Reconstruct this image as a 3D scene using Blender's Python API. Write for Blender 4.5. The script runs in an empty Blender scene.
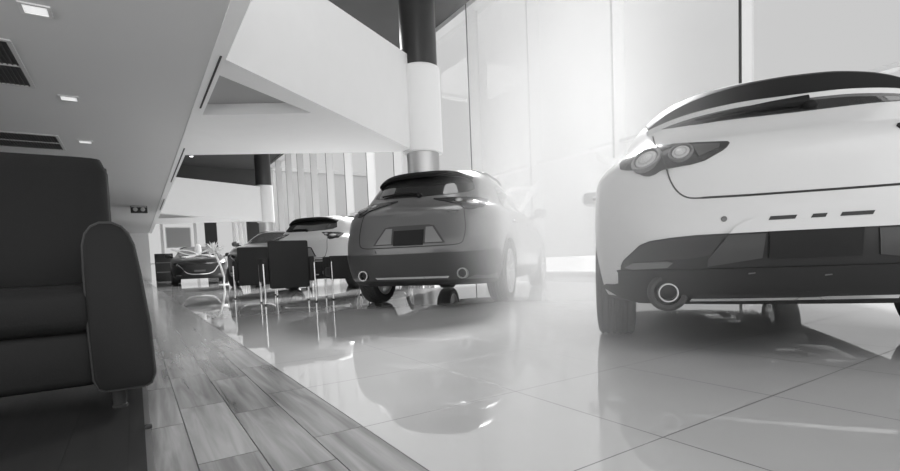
import bpy, bmesh, math, random
from mathutils import Vector, Matrix
from mathutils.bvhtree import BVHTree
random.seed(7)
PI = math.pi
COL = bpy.context.scene.collection

# ---------------------------------------------------------------- materials
MATS = {}
def mat(name, c, rough=.5, metal=0.0, coat=0.0, spec=.5, noise=0.0, nscale=8.0, bump=0.0, bscale=60.0, emit=0.0, ior=1.45, crough=.03):
    if name in MATS: return MATS[name]
    m = bpy.data.materials.new(name); m.use_nodes = True
    nt = m.node_tree; b = nt.nodes['Principled BSDF']
    if not isinstance(c, tuple): c = (c, c, c)
    b.inputs['Base Color'].default_value = (*c, 1)
    b.inputs['Roughness'].default_value = rough
    b.inputs['Metallic'].default_value = metal
    b.inputs['Coat Weight'].default_value = coat
    b.inputs['Coat Roughness'].default_value = crough
    b.inputs['Specular IOR Level'].default_value = spec
    b.inputs['IOR'].default_value = ior
    if emit:
        b.inputs['Emission Color'].default_value = (1, 1, 1, 1)
        b.inputs['Emission Strength'].default_value = emit
    if noise or bump:
        tc = nt.nodes.new('ShaderNodeTexCoord')
        if noise:
            n = nt.nodes.new('ShaderNodeTexNoise'); n.inputs['Scale'].default_value = nscale; n.inputs['Detail'].default_value = 4
            nt.links.new(tc.outputs['Object'], n.inputs['Vector'])
            mx = nt.nodes.new('ShaderNodeMix'); mx.data_type = 'RGBA'
            mx.inputs[6].default_value = (*[v*(1-noise) for v in c], 1)
            mx.inputs[7].default_value = (*[min(1, v*(1+noise)) for v in c], 1)
            nt.links.new(n.outputs['Fac'], mx.inputs[0]); nt.links.new(mx.outputs[2], b.inputs['Base Color'])
        if bump:
            n2 = nt.nodes.new('ShaderNodeTexNoise'); n2.inputs['Scale'].default_value = bscale; n2.inputs['Detail'].default_value = 3
            nt.links.new(tc.outputs['Object'], n2.inputs['Vector'])
            bp = nt.nodes.new('ShaderNodeBump'); bp.inputs['Strength'].default_value = bump; bp.inputs['Distance'].default_value = .004
            nt.links.new(n2.outputs['Fac'], bp.inputs['Height']); nt.links.new(bp.outputs['Normal'], b.inputs['Normal'])
    MATS[name] = m
    return m

# ---------------------------------------------------------------- object helpers
def thing(name, label, cat, loc=(0, 0, 0), rotz=0.0, group=None):
    o = bpy.data.objects.new(name, None); COL.objects.link(o)
    o.empty_display_size = .2
    o.location = loc; o.rotation_euler = (0, 0, rotz)
    tag(o, label, cat, group)
    return o
def tag(o, label=None, cat=None, group=None, kind=None):
    if label: o['label'] = label
    if cat: o['category'] = cat
    if group: o['group'] = group
    if kind: o['kind'] = kind
    return o
def obj(name, bm, m, parent=None, smooth=True, label=None, angle=35):
    me = bpy.data.meshes.new(name)
    bmesh.ops.recalc_face_normals(bm, faces=bm.faces)
    bm.to_mesh(me); bm.free()
    for mm in (m if isinstance(m, (list, tuple)) else [m]): me.materials.append(mm)
    if smooth:
        for p in me.polygons: p.use_smooth = True
        try: me.set_sharp_from_angle(angle=math.radians(angle))
        except Exception: pass
    o = bpy.data.objects.new(name, me); COL.objects.link(o)
    if parent: o.parent = parent
    if label: o['label'] = label
    return o
def struct(name, bm, m, parent=None, smooth=False, label=None):
    o = obj(name, bm, m, parent, smooth)
    if parent is None: o['kind'] = 'structure'
    if label: o['label'] = label
    return o

# ---------------------------------------------------------------- mesh helpers
def NB(): return bmesh.new()
def box(bm, x0, x1, y0, y1, z0, z1, bev=0.0, seg=2):
    vs = [bm.verts.new((x, y, z)) for z in (z0, z1) for y in (y0, y1) for x in (x0, x1)]
    F = [(0, 1, 3, 2), (4, 6, 7, 5), (0, 4, 5, 1), (2, 3, 7, 6), (0, 2, 6, 4), (1, 5, 7, 3)]
    fs = [bm.faces.new([vs[i] for i in f]) for f in F]
    if bev:
        es = set(e for f in fs for e in f.edges)
        bmesh.ops.bevel(bm, geom=list(es), offset=bev, segments=seg, affect='EDGES', profile=.5)
    return bm
def ring_loft(bm, rings, cap0=True, cap1=True, closed=True):
    R = [[bm.verts.new(p) for p in r] for r in rings]
    n = len(R[0])
    for a, b in zip(R, R[1:]):
        for i in range(n if closed else n-1):
            j = (i+1) % n
            try: bm.faces.new((a[i], a[j], b[j], b[i]))
            except ValueError: pass
    if cap0: bm.faces.new(R[0][::-1])
    if cap1: bm.faces.new(R[-1])
    return R
def tube(bm, pts, r, n=10, cap=True):
    pts = [Vector(p) for p in pts]; rs = r if isinstance(r, (list, tuple)) else [r]*len(pts)
    rings = []; up = None
    for i, p in enumerate(pts):
        t = (pts[min(i+1, len(pts)-1)]-pts[max(i-1, 0)]).normalized()
        if up is None:
            up = Vector((0, 0, 1)) if abs(t.z) < .9 else Vector((1, 0, 0))
        u = (up - t*up.dot(t)).normalized(); v = t.cross(u); up = u
        rings.append([p+(u*math.cos(2*PI*k/n)+v*math.sin(2*PI*k/n))*rs[i] for k in range(n)])
    ring_loft(bm, rings, cap, cap)
    return bm
def lathe(bm, prof, axis='z', n=32, c=(0, 0, 0), a0=0.0, closed=False):
    # prof: (radius, height) pairs
    c = Vector(c); rings = []
    def P(r, h, a):
        ca, sa = math.cos(a)*r, math.sin(a)*r
        if axis == 'z': return c+Vector((ca, sa, h))
        if axis == 'x': return c+Vector((h, ca, sa))
        return c+Vector((ca, h, sa))
    for r, h in prof: rings.append([P(max(r, 1e-4), h, a0+2*PI*k/n) for k in range(n)])
    if closed: rings.append(rings[0])
    if closed:
        R = [[bm.verts.new(p) for p in r] for r in rings[:-1]]; R.append(R[0])
        for a, b in zip(R, R[1:]):
            for i in range(n): bm.faces.new((a[i], a[(i+1) % n], b[(i+1) % n], b[i]))
    else: ring_loft(bm, rings, True, True)
    return bm
def prism(bm, poly, y0, y1, plane='xz'):
    def P(a, b, h):
        return {'xz': (a, h, b), 'xy': (a, b, h), 'yz': (h, a, b)}[plane]
    A = [bm.verts.new(P(a, b, y0)) for a, b in poly]; B = [bm.verts.new(P(a, b, y1)) for a, b in poly]
    n = len(poly)
    bm.faces.new(A[::-1]); bm.faces.new(B)
    for i in range(n): bm.faces.new((A[i], A[(i+1) % n], B[(i+1) % n], B[i]))
    return bm
def smooth_poly(pts, k=4, closed=True):
    out = []; n = len(pts)
    for i in range(n if closed else n-1):
        g = lambda j: pts[j % n] if closed else pts[max(0, min(n-1, j))]
        p0, p1, p2, p3 = g(i-1), g(i), g(i+1), g(i+2)
        for s in range(k):
            t = s/k
            out.append(tuple(.5*((2*p1[d])+(-p0[d]+p2[d])*t+(2*p0[d]-5*p1[d]+4*p2[d]-p3[d])*t*t+(-p0[d]+3*p1[d]-3*p2[d]+p3[d])*t**3) for d in range(len(p1))))
    if not closed: out.append(tuple(pts[-1]))
    return out
def interp(tab, z):
    # piecewise monotone cubic-ish interpolation of a table sorted on column 0
    if z <= tab[0][0]: return tab[0][1:]
    if z >= tab[-1][0]: return tab[-1][1:]
    for i in range(len(tab)-1):
        if tab[i][0] <= z <= tab[i+1][0]: break
    a, b = tab[i], tab[i+1]; h = b[0]-a[0]; t = (z-a[0])/h; out = []
    for k in range(1, len(a)):
        d = (b[k]-a[k])/h
        def slope(j):
            if j <= 0 or j >= len(tab)-1: return d
            d0 = (tab[j][k]-tab[j-1][k])/(tab[j][0]-tab[j-1][0]); d1 = (tab[j+1][k]-tab[j][k])/(tab[j+1][0]-tab[j][0])
            return 0 if d0*d1 <= 0 else 2*d0*d1/(d0+d1)
        m0, m1 = slope(i), slope(i+1)
        out.append((2*t**3-3*t**2+1)*a[k]+(t**3-2*t*t+t)*h*m0+(-2*t**3+3*t*t)*b[k]+(t**3-t*t)*h*m1)
    return out

# ---------------------------------------------------------------- car shell (water-line loft).  local frame: x right, y forward, z up, origin under rear axle
#        z     yr     yf    w     Lr   nr   Lf   nf
HATCH = [(.235, -.58, 3.40, .80, .72, 2.6, .82, 2.4),
         (.25, -.70, 3.52, .84, .78, 2.6, .88, 2.4),
         (.30, -.75, 3.57, .865, .80, 2.6, .90, 2.4),
         (.42, -.79, 3.61, .888, .85, 2.6, .95, 2.4),
         (.55, -.812, 3.635, .897, .85, 2.6, .98, 2.4),
         (.66, -.80, 3.645, .898, .85, 2.6, 1.0, 2.4),
         (.72, -.78, 3.63, .897, .85, 2.6, 1.0, 2.4),
         (.80, -.755, 3.54, .893, .85, 2.6, 1.1, 2.4),
         (.88, -.73, 3.32, .885, .85, 2.6, 1.2, 2.6),
         (.94, -.70, 2.98, .85, .85, 2.6, 1.2, 3.0),
         (.985, -.66, 2.55, .80, .85, 2.6, 1.1, 3.2),
         (1.02, -.61, 2.20, .762, .9, 2.5, 1.0, 3.0),
         (1.075, -.54, 2.00, .73, .9, 2.4, .9, 2.8),
         (1.167, -.44, 1.68, .69, .9, 2.4, .85, 2.8),
         (1.259, -.34, 1.32, .605, .9, 2.4, .8, 2.8),
         (1.324, -.25, 1.02, .52, .9, 2.3, .8, 2.6),
         (1.365, -.15, .76, .42, .7, 2.2, .7, 2.4),
         (1.388, -.02, .55, .31, .5, 2.1, .5, 2.2),
         (1.399, .10, .40, .2, .2, 2.0, .15, 2.0),
         (1.403, .20, .30, .08, .05, 2.0, .05, 2.0)]
CROSS = [(.215, -.58, 3.36, .79, .70, 2.6, .80, 2.4),
         (.24, -.69, 3.51, .83, .75, 2.6, .85, 2.4),
         (.30, -.75, 3.57, .865, .80, 2.6, .90, 2.4),
         (.42, -.79, 3.61, .888, .85, 2.6, .95, 2.4),
         (.55, -.812, 3.635, .897, .85, 2.6, .98, 2.4),
         (.66, -.80, 3.645, .898, .85, 2.6, 1.0, 2.4),
         (.72, -.78, 3.63, .897, .85, 2.6, 1.0, 2.4),
         (.80, -.755, 3.54, .893, .85, 2.6, 1.1, 2.4),
         (.88, -.73, 3.32, .885, .85, 2.6, 1.2, 2.6),
         (.94, -.70, 2.98, .868, .85, 2.6, 1.2, 3.0),
         (.985, -.66, 2.55, .838, .85, 2.6, 1.1, 3.2),
         (1.02, -.61, 2.20, .79, .9, 2.5, 1.0, 3.0),
         (1.08, -.54, 2.00, .752, .9, 2.4, .9, 2.8),
         (1.18, -.44, 1.68, .712, .9, 2.4, .85, 2.8),
         (1.28, -.34, 1.32, .665, .9, 2.4, .8, 2.8),
         (1.35, -.25, 1.02, .618, .9, 2.3, .8, 2.6),
         (1.395, -.15, .76, .555, .7, 2.2, .7, 2.4),
         (1.42, -.02, .55, .45, .5, 2.1, .5, 2.2),
         (1.432, .10, .40, .28, .2, 2.0, .15, 2.0),
         (1.436, .20, .30, .08, .05, 2.0, .05, 2.0)]
def shell_rings(tab, dz, zs, ws, ry, fy, lrs=1.0, nra=0.0, nz=64):
    # zs: z scale above ground, ws width scale, ry/fy shift rear/front
    rings = []; z0, z1 = tab[0][0], tab[-1][0]; Z = []
    for i in range(nz):
        t = i/(nz-1); Z.append(z0+(z1-z0)*(t if t < .5 else t))
    Z += [.975, .99, 1.005, 1.03, 1.05, 1.40, 1.41, 1.415, 1.425, 1.43, 1.434, .242, .27, .70, .74]
    Z = sorted(set(round(z, 4) for z in Z if z0 <= z <= z1))
    for z in Z:
        yr, yf, w, Lr, nr, Lf, nf = interp(tab, z)
        yr += ry; yf += fy; w *= ws; Lr *= lrs; nr += nra
        half = []
        N = 26
        for i in range(N+1):
            a = PI/2*i/N
            half.append((w*max(0, math.sin(a))**(2/nr), yr+Lr*(1-max(0, math.cos(a))**(2/nr))))
        y0, y1 = yr+Lr, yf-Lf
        for i in range(1, 16):
            half.append((w, y0+(y1-y0)*i/16))
        for i in range(N+1):
            a = PI/2*(1-i/N)
            half.append((w*max(0, math.sin(a))**(2/nf), yf-Lf*(1-max(0, math.cos(a))**(2/nf))))
        zz = z*zs+dz
        ring = [(x, y, zz) for x, y in half]+[(-x, y, zz) for x, y in half[-2:0:-1]]
        rings.append(ring)
    return rings
class Car:
    def __init__(s, root, tab=HATCH, zs=1.0, ws=1.0, ry=0.0, fy=0.0, wb=2.725, tr=.79, wr=.325, paint=None, dark=None, dz=0.0, lrs=1.0, nra=0.0):
        s.root = root; s.wb = wb; s.tr = tr; s.wr = wr; s.paint = paint; s.dark = dark
        bm = NB(); ring_loft(bm, shell_rings(tab, dz, zs, ws, ry, fy, lrs, nra))
        bmesh.ops.remove_doubles(bm, verts=bm.verts, dist=1e-5)
        bmesh.ops.recalc_face_normals(bm, faces=bm.faces)
        s.bvh = BVHTree.FromBMesh(bm)
        me = bpy.data.meshes.new('body'); bm.to_mesh(me); bm.free()
        me.materials.append(paint); me.materials.append(dark)
        s.body = bpy.data.objects.new('body', me); COL.objects.link(s.body); s.body.parent = root
    def arches(s, r=None):
        r = r or s.wr+.045
        bm = NB()
        for y in (0, s.wb):
            for sx in (-1, 1):
                lathe(bm, [(r, sx*.55), (r, sx*1.2)], 'x', 40, (0, y, s.wr))
        bmesh.ops.recalc_face_normals(bm, faces=bm.faces)
        me = bpy.data.meshes.new('cutter'); bm.to_mesh(me); bm.free()
        c = bpy.data.objects.new('cutter', me); COL.objects.link(c)
        M0 = s.root.matrix_world.copy()
        c.parent = s.root
        md = s.body.modifiers.new('cut', 'BOOLEAN'); md.object = c; md.operation = 'DIFFERENCE'; md.solver = 'EXACT'
        dg = bpy.context.evaluated_depsgraph_get(); dg.update()
        me2 = bpy.data.meshes.new_from_object(s.body.evaluated_get(dg))
        s.body.modifiers.clear(); old = s.body.data; s.body.data = me2; me2.name = 'body'
        bpy.data.objects.remove(c); bpy.data.meshes.remove(old); bpy.data.meshes.remove(me)
        for p in me2.polygons:
            p.use_smooth = True
            cx, cy, cz = p.center
            for y in (0, s.wb):
                d = math.hypot(cy-y, cz-s.wr)
                if d < r+.004 and abs(cx) < .95 and (abs(p.normal.x) < .5 or abs(abs(cx)-.55) < .01):
                    if abs(d-r) < .012 or abs(abs(cx)-.55) < .01: p.material_index = 1
        for p in me2.polygons:
            if p.center.z < .30 and p.normal.z < -.6: p.material_index = 1
        me2.set_sharp_from_angle(angle=math.radians(40))
    def hit(s, d, a, b):
        O, D = {'rear': ((a, -4, b), (0, 1, 0)), 'front': ((a, 8, b), (0, -1, 0)), 'left': ((-3, a, b), (1, 0, 0)),
                'right': ((3, a, b), (-1, 0, 0)), 'top': ((a, b, 4), (0, 0, -1))}[d]
        h = s.bvh.ray_cast(Vector(O), Vector(D))
        if h[0] is None:
            q = Vector(O)+Vector(D)*{'rear': 3.6, 'front': 5, 'left': 2.3, 'right': 2.3, 'top': 2.7}[d]
            h = s.bvh.find_nearest(q)
        return h[0], h[1]
    def overlay(s, name, d, poly, m, off=.004, depth=.012, parent=None, grid=.05, sm=0, label=None, smooth=True, dome=0.0):
        if sm: poly = smooth_poly(poly, sm)
        bm = NB()
        vs = [bm.verts.new((a, b, 0)) for a, b in poly]
        bm.faces.new(vs)
        bmesh.ops.triangulate(bm, faces=bm.faces[:])
        A = [p[0] for p in poly]; B = [p[1] for p in poly]
        for k, (lo, hi) in enumerate(((min(A), max(A)), (min(B), max(B)))):
            q = math.floor(lo/grid)*grid+grid
            while q < hi:
                co = (q, 0, 0) if k == 0 else (0, q, 0); no = (1, 0, 0) if k == 0 else (0, 1, 0)
                bmesh.ops.bisect_plane(bm, geom=bm.verts[:]+bm.edges[:]+bm.faces[:], plane_co=co, plane_no=no, dist=1e-5)
                q += grid
        bmesh.ops.remove_doubles(bm, verts=bm.verts, dist=1e-4)
        ca, cb = (min(A)+max(A))/2, (min(B)+max(B))/2
        ra, rb = max(1e-3, (max(A)-min(A))/2), max(1e-3, (max(B)-min(B))/2)
        nor = {}
        for v in bm.verts:
            a, b = v.co.x, v.co.y
            p, n = s.hit(d, a, b)
            if {'rear': n.y > 0, 'front': n.y < 0, 'left': n.x > 0, 'right': n.x < 0, 'top': n.z < 0}[d]: n = -n
            o = off
            if dome: o += dome*max(0, 1-((a-ca)/ra)**2)*max(0, 1-((b-cb)/rb)**2)
            v.co = p+n*o; nor[v] = n
        be = [e for e in bm.edges if len(e.link_faces) == 1]
        r = bmesh.ops.extrude_edge_only(bm, edges=be)
        nv = [g for g in r['geom'] if isinstance(g, bmesh.types.BMVert)]
        for v in nv:
            src = min((e.other_vert(v) for e in v.link_edges if e.other_vert(v) in nor), key=lambda u: (u.co-v.co).length)
            v.co = v.co-nor[src]*depth
        return obj(name, bm, m, parent or s.root, smooth, label)
    def seam(s, name, d, path, w, m, off=.002, parent=None, sm=4):
        if sm: path = smooth_poly(path, sm, closed=False)
        L, Rr = [], []
        for i, p in enumerate(path):
            q0, q1 = path[max(0, i-1)], path[min(len(path)-1, i+1)]
            t = (q1[0]-q0[0], q1[1]-q0[1]); l = math.hypot(*t) or 1
            n = (-t[1]/l*w/2, t[0]/l*w/2)
            L.append((p[0]+n[0], p[1]+n[1])); Rr.append((p[0]-n[0], p[1]-n[1]))
        bm = NB(); A = []
        for pts in (L, Rr):
            row = []
            for a, b in pts:
                p, n = s.hit(d, a, b)
                if {'rear': n.y > 0, 'front': n.y < 0, 'left': n.x > 0, 'right': n.x < 0, 'top': n.z < 0}[d]: n = -n
                row.append((p+n*off, p-n*.006))
            A.append(row)
        n = len(L)
        T = [[bm.verts.new(q[0]) for q in r] for r in A]; Bt = [[bm.verts.new(q[1]) for q in r] for r in A]
        for i in range(n-1):
            bm.faces.new((T[0][i], T[0][i+1], T[1][i+1], T[1][i]))
            bm.faces.new((T[0][i], T[0][i+1], Bt[0][i+1], Bt[0][i])); bm.faces.new((T[1][i], T[1][i+1], Bt[1][i+1], Bt[1][i]))
        return obj(name, bm, m, parent or s.root)
SKY_H, SKY_Z, SKY_B, SKY_G = .64, 1.6, 1.1, 3.6; LA, LP, HAZE, SUN = 80, 520, .85, 9.5; C3 = (3.336, 10.113); C4 = (4.15, 16.53)

# ================================================================= materials
M_white = mat('white paint', .76, .28, coat=.6)
M_plaster = mat('white plaster', .77, .7, noise=.02, nscale=3)
M_soffit = mat('brightened plaster', .9, .7, noise=.02, nscale=3)  # paler plaster: floor bounce put into the undersides' colour; also edge trim
M_carwhite = mat('pearl white car paint', .60, .4, coat=.5, crough=.12)
M_cardark = mat('dark grey car paint', .14, .32, metal=.3, coat=.7, crough=.06)
M_carblack = mat('black car paint', .018, .3, coat=.5)
M_cargrey = mat('mid grey car paint', .14, .3, metal=.3, coat=1.0)
M_plastic = mat('black plastic', .03, .6, spec=.2, bump=.15, bscale=400)
M_gloss = mat('gloss black plastic', .03, .25, spec=.25, coat=.12)
M_bumper = mat('dark bumper plastic', .065, .45, spec=.4)
M_glass = mat('tinted car glass', .03, .03, spec=.7, coat=.3)
M_lamp = mat('smoked lamp glass', .028, .2, spec=.35)
M_lens = mat('lamp lens', .48, .25, coat=.3)
M_lensd = mat('lamp ring', .13, .3, coat=.3)
M_lensm = mat('lamp band', .30, .3, coat=.3)
M_tyre = mat('tyre rubber', .05, .75, bump=.2, bscale=200)
M_rim = mat('alloy rim', .62, .3, metal=.8)
M_rimd = mat('dark alloy rim', .1, .3, metal=.7)
M_chrome = mat('chrome', .85, .08, metal=1.0)
M_steel = mat('brushed steel', .5, .35, metal=.9)
M_exh = mat('exhaust steel', .42, .32, metal=.9)
M_spoiler = mat('satin black spoiler', .014, .55, spec=.12)
M_seam = mat('panel gap', .03, .8)
M_leather = mat('black leather', .021, .5, spec=.2, bump=.25, bscale=120)
M_leatherm = mat('black upholstery', .034, .7, spec=.25, bump=.2, bscale=150)
M_black = mat('matt black', .035, .7)
M_column = mat('black column paint', .04, .35)
M_darkceil = mat('dark ceiling', .075, .9, noise=.15, nscale=.6)
M_ribbon = mat('white satin ribbon', .9, .35)
M_grille = mat('vent metal', .06, .6)
M_ventframe = mat('vent frame', .55, .5)
M_light = mat('downlight diffuser', .9, .5, emit=.55)
M_ceil = mat('grey ceiling paint', .64, .75, noise=.04, nscale=.5)
M_recess = mat('shaded recess ceiling', .40, .7)  # darker grey puts the recess's shade into its colour
M_plate = mat('blank plate', .022, .6, spec=.2)
M_grey = mat('grey panel', .42, .6)
M_leaf = mat('pale foliage', .8, .6)
M_fin = mat('white aluminium', .6, .4)
M_edgecap = mat('black edge cap', .03, .6)

def node_mat(name):
    m = bpy.data.materials.new(name); m.use_nodes = True
    return m, m.node_tree, m.node_tree.nodes['Principled BSDF']
def N(nt, t, **kw):
    n = nt.nodes.new(t)
    for k, v in kw.items(): setattr(n, k, v)
    return n
def MATH(nt, op, a, b=None, c=None):
    n = nt.nodes.new('ShaderNodeMath'); n.operation = op
    for i, v in enumerate((a, b, c)):
        if v is None: continue
        if isinstance(v, (int, float)): n.inputs[i].default_value = v
        else: nt.links.new(v, n.inputs[i])
    return n.outputs[0]
def line_mask(nt, coord, off, pitch, width):
    # 1 on the joint
    u = MATH(nt, 'DIVIDE', MATH(nt, 'SUBTRACT', coord, off), pitch)
    d = MATH(nt, 'ABSOLUTE', MATH(nt, 'SUBTRACT', MATH(nt, 'FRACT', MATH(nt, 'ADD', u, .5)), .5))
    return MATH(nt, 'LESS_THAN', d, width/2/pitch)
def mix_rgb(nt, fac, a, b):
    mx = nt.nodes.new('ShaderNodeMix'); mx.data_type = 'RGBA'
    nt.links.new(fac, mx.inputs[0])
    for i, v in ((6, a), (7, b)):
        if isinstance(v, (int, float)): mx.inputs[i].default_value = (v, v, v, 1)
        else: nt.links.new(v, mx.inputs[i])
    return mx.outputs[2]

def tile_material():
    m, nt, b = node_mat('polished floor tile')
    tc = N(nt, 'ShaderNodeTexCoord'); sp = N(nt, 'ShaderNodeSeparateXYZ'); nt.links.new(tc.outputs['Object'], sp.inputs[0])
    x, y = sp.outputs[0], sp.outputs[1]
    j = MATH(nt, 'MAXIMUM', line_mask(nt, x, .55, .6, .004), line_mask(nt, y, .775, .6, .004))
    nz = N(nt, 'ShaderNodeTexNoise'); nz.inputs['Scale'].default_value = 1.6; nz.inputs['Detail'].default_value = 5
    nt.links.new(tc.outputs['Object'], nz.inputs['Vector'])
    base = mix_rgb(nt, nz.outputs['Fac'], .52, .60)
    col = mix_rgb(nt, j, base, .05)
    nt.links.new(col, b.inputs['Base Color'])
    b.inputs['Roughness'].default_value = .035
    b.inputs['IOR'].default_value = 2.0
    nt.links.new(MATH(nt, 'ADD', MATH(nt, 'MULTIPLY', j, .5), .03), b.inputs['Roughness'])
    n2 = N(nt, 'ShaderNodeTexNoise'); n2.inputs['Scale'].default_value = 2.2; nt.links.new(tc.outputs['Object'], n2.inputs['Vector'])
    bp = N(nt, 'ShaderNodeBump'); bp.inputs['Strength'].default_value = .05; bp.inputs['Distance'].default_value = .01
    nt.links.new(n2.outputs['Fac'], bp.inputs['Height']); nt.links.new(bp.outputs['Normal'], b.inputs['Normal'])
    return m
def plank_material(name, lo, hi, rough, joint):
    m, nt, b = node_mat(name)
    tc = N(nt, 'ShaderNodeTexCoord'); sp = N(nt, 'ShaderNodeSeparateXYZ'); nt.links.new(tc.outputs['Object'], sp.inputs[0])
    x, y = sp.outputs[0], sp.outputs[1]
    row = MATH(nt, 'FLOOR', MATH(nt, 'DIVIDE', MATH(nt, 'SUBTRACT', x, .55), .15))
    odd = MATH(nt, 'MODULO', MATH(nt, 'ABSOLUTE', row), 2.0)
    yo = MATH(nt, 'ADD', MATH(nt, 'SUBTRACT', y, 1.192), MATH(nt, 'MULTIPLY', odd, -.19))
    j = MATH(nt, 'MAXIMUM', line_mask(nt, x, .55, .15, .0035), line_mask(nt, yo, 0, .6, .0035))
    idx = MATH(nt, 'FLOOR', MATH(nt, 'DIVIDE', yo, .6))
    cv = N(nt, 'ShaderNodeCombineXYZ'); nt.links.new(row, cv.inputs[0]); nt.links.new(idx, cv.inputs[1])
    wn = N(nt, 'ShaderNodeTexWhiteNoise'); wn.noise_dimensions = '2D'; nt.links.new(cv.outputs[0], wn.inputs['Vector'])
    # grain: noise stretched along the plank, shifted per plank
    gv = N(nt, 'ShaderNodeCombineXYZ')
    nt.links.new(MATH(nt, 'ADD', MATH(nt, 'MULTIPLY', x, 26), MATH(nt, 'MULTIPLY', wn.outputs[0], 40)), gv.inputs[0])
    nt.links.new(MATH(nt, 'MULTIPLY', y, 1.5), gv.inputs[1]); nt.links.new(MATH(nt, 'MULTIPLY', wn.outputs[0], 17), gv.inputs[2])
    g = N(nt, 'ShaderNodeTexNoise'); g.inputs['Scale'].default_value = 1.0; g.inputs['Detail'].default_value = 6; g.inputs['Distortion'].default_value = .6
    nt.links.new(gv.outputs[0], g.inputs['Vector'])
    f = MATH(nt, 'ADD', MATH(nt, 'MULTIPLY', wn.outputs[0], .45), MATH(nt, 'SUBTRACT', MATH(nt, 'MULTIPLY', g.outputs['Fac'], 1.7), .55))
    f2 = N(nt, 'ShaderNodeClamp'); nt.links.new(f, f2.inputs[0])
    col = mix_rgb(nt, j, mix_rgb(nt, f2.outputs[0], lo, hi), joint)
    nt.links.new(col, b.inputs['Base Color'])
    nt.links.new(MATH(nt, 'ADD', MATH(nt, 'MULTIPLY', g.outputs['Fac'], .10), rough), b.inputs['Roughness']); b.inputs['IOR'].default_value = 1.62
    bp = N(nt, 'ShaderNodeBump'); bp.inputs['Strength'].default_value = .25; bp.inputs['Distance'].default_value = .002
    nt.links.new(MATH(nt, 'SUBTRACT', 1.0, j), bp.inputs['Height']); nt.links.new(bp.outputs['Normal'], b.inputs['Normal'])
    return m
def pane_material():
    m = bpy.data.materials.new('window glass'); m.use_nodes = True; nt = m.node_tree
    nt.nodes.remove(nt.nodes['Principled BSDF']); out = nt.nodes['Material Output']
    t = N(nt, 'ShaderNodeBsdfTransparent'); t.inputs[0].default_value = (.96, .96, .96, 1)
    g = N(nt, 'ShaderNodeBsdfGlossy'); g.inputs['Roughness'].default_value = .02; g.inputs[0].default_value = (.9, .9, .9, 1)
    fr = N(nt, 'ShaderNodeFresnel'); fr.inputs[0].default_value = 1.45
    mx = N(nt, 'ShaderNodeMixShader')
    nt.links.new(MATH(nt, 'MULTIPLY', fr.outputs[0], .012), mx.inputs[0]); nt.links.new(t.outputs[0], mx.inputs[1]); nt.links.new(g.outputs[0], mx.inputs[2])
    nt.links.new(mx.outputs[0], out.inputs[0])
    return m
M_tile = tile_material()
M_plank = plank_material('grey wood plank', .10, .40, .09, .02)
M_shadeplank = plank_material('shaded wood plank', .02, .032, .3, .012)
M_pane = pane_material()
M_pave = mat('pale paving', .36, .8, noise=.05, nscale=.7)
M_build = mat('grey facade', .36, .7, noise=.1, nscale=.2)

# ================================================================= the room
XW = 8.40        # glass line; fins stand .3 m inside it
bm = NB(); box(bm, .55, XW, -3, 37, -.2, 0); struct('floor', bm, M_tile)
bm = NB(); box(bm, .008, .55, -3, 37, -.2, 0); struct('floor_plank_walk', bm, M_plank)
bm = NB(); box(bm, -5, -.008, -3, 37, -.2, 0); struct('floor_shaded_planks', bm, M_shadeplank)  # planks coloured dark: the armchair's shade and reflection put into the tone
bm = NB(); box(bm, -.008, .008, -3, 37, -.2, .001); struct('trim_1', bm, M_steel)
bm = NB(); box(bm, -5, .93, -3, 37, 3.0, 3.35); struct('ceiling', bm, M_ceil)
bm = NB(); box(bm, -5, XW+.3, -3, 37.2, 7.45, 7.7); struct('ceiling_upper', bm, M_darkceil)
# ceiling edge trim with its recessed slots
bm = NB(); box(bm, .93, 1.09, -3, 37, 2.985, 3.9); tr = struct('trim_2', bm, M_soffit)
for a, b in ((6.35, 8.5), (11.4, 15.8), (19.5, 23.0)):
    bm = NB(); box(bm, 1.012, 1.036, a, b, 2.978, 2.99); obj('slot', bm, M_black, tr, False)
# left wall, end wall
bm = NB(); box(bm, -5.2, -5, 5, 37, 0, 7.45); struct('wall_left', bm, M_plaster)
bm = NB(); box(bm, -5, .9, 37, 37.2, 0, 4.3); box(bm, .9, XW+.3, 37, 37.2, 3.76, 4.3); struct('wall_end', bm, M_plaster)
bm = NB(); box(bm, -5, XW+.3, 37, 37.2, 4.3, 7.45); struct('wall_end_upper', bm, M_darkceil)
# door in the end wall
bm = NB(); box(bm, 4.17, 4.92, 36.9, 37.02, 0, 3.7); struct('door_1', bm, M_black)
bm = NB(); box(bm, 6.85, 7.95, 36.85, 37.02, 0, 3.75); struct('door_2', bm, M_black)
for i, (a, b_) in enumerate(((.9, 1.6), (1.7, 3.55), (3.65, 4.17), (4.92, 5.95), (6.05, 6.6), (7.95, 8.4))):
    bm = NB(); box(bm, a, b_, 37.08, 37.11, .0, 3.76); w = struct('window_%d' % (20+i), bm, M_pane)
    bm = NB(); box(bm, a, b_, 37.04, 37.14, 1.0, 1.06); obj('rail', bm, M_fin, w, False)
for i, x in enumerate((1.55, 3.5, 5.9, 6.25, 6.55)):
    bm = NB(); box(bm, x, x+.18, 36.75, 37, 0, 4.2, .02); struct('trim_%d' % (3+i), bm, M_white)
def add_panel():
    r = thing('wall_panel', 'grey framed panel hung on the far end wall left of the dark door', 'panel', (2.58, 36.95, 2.7))
    bm = NB(); box(bm, -.74, .74, -.06, .05, -.68, .68, .02); obj('frame', bm, M_white, r)
    bm = NB(); box(bm, -.68, .68, -.07, -.055, -.62, .62); obj('panel_face', bm, M_grey, r)
add_panel()

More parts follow.
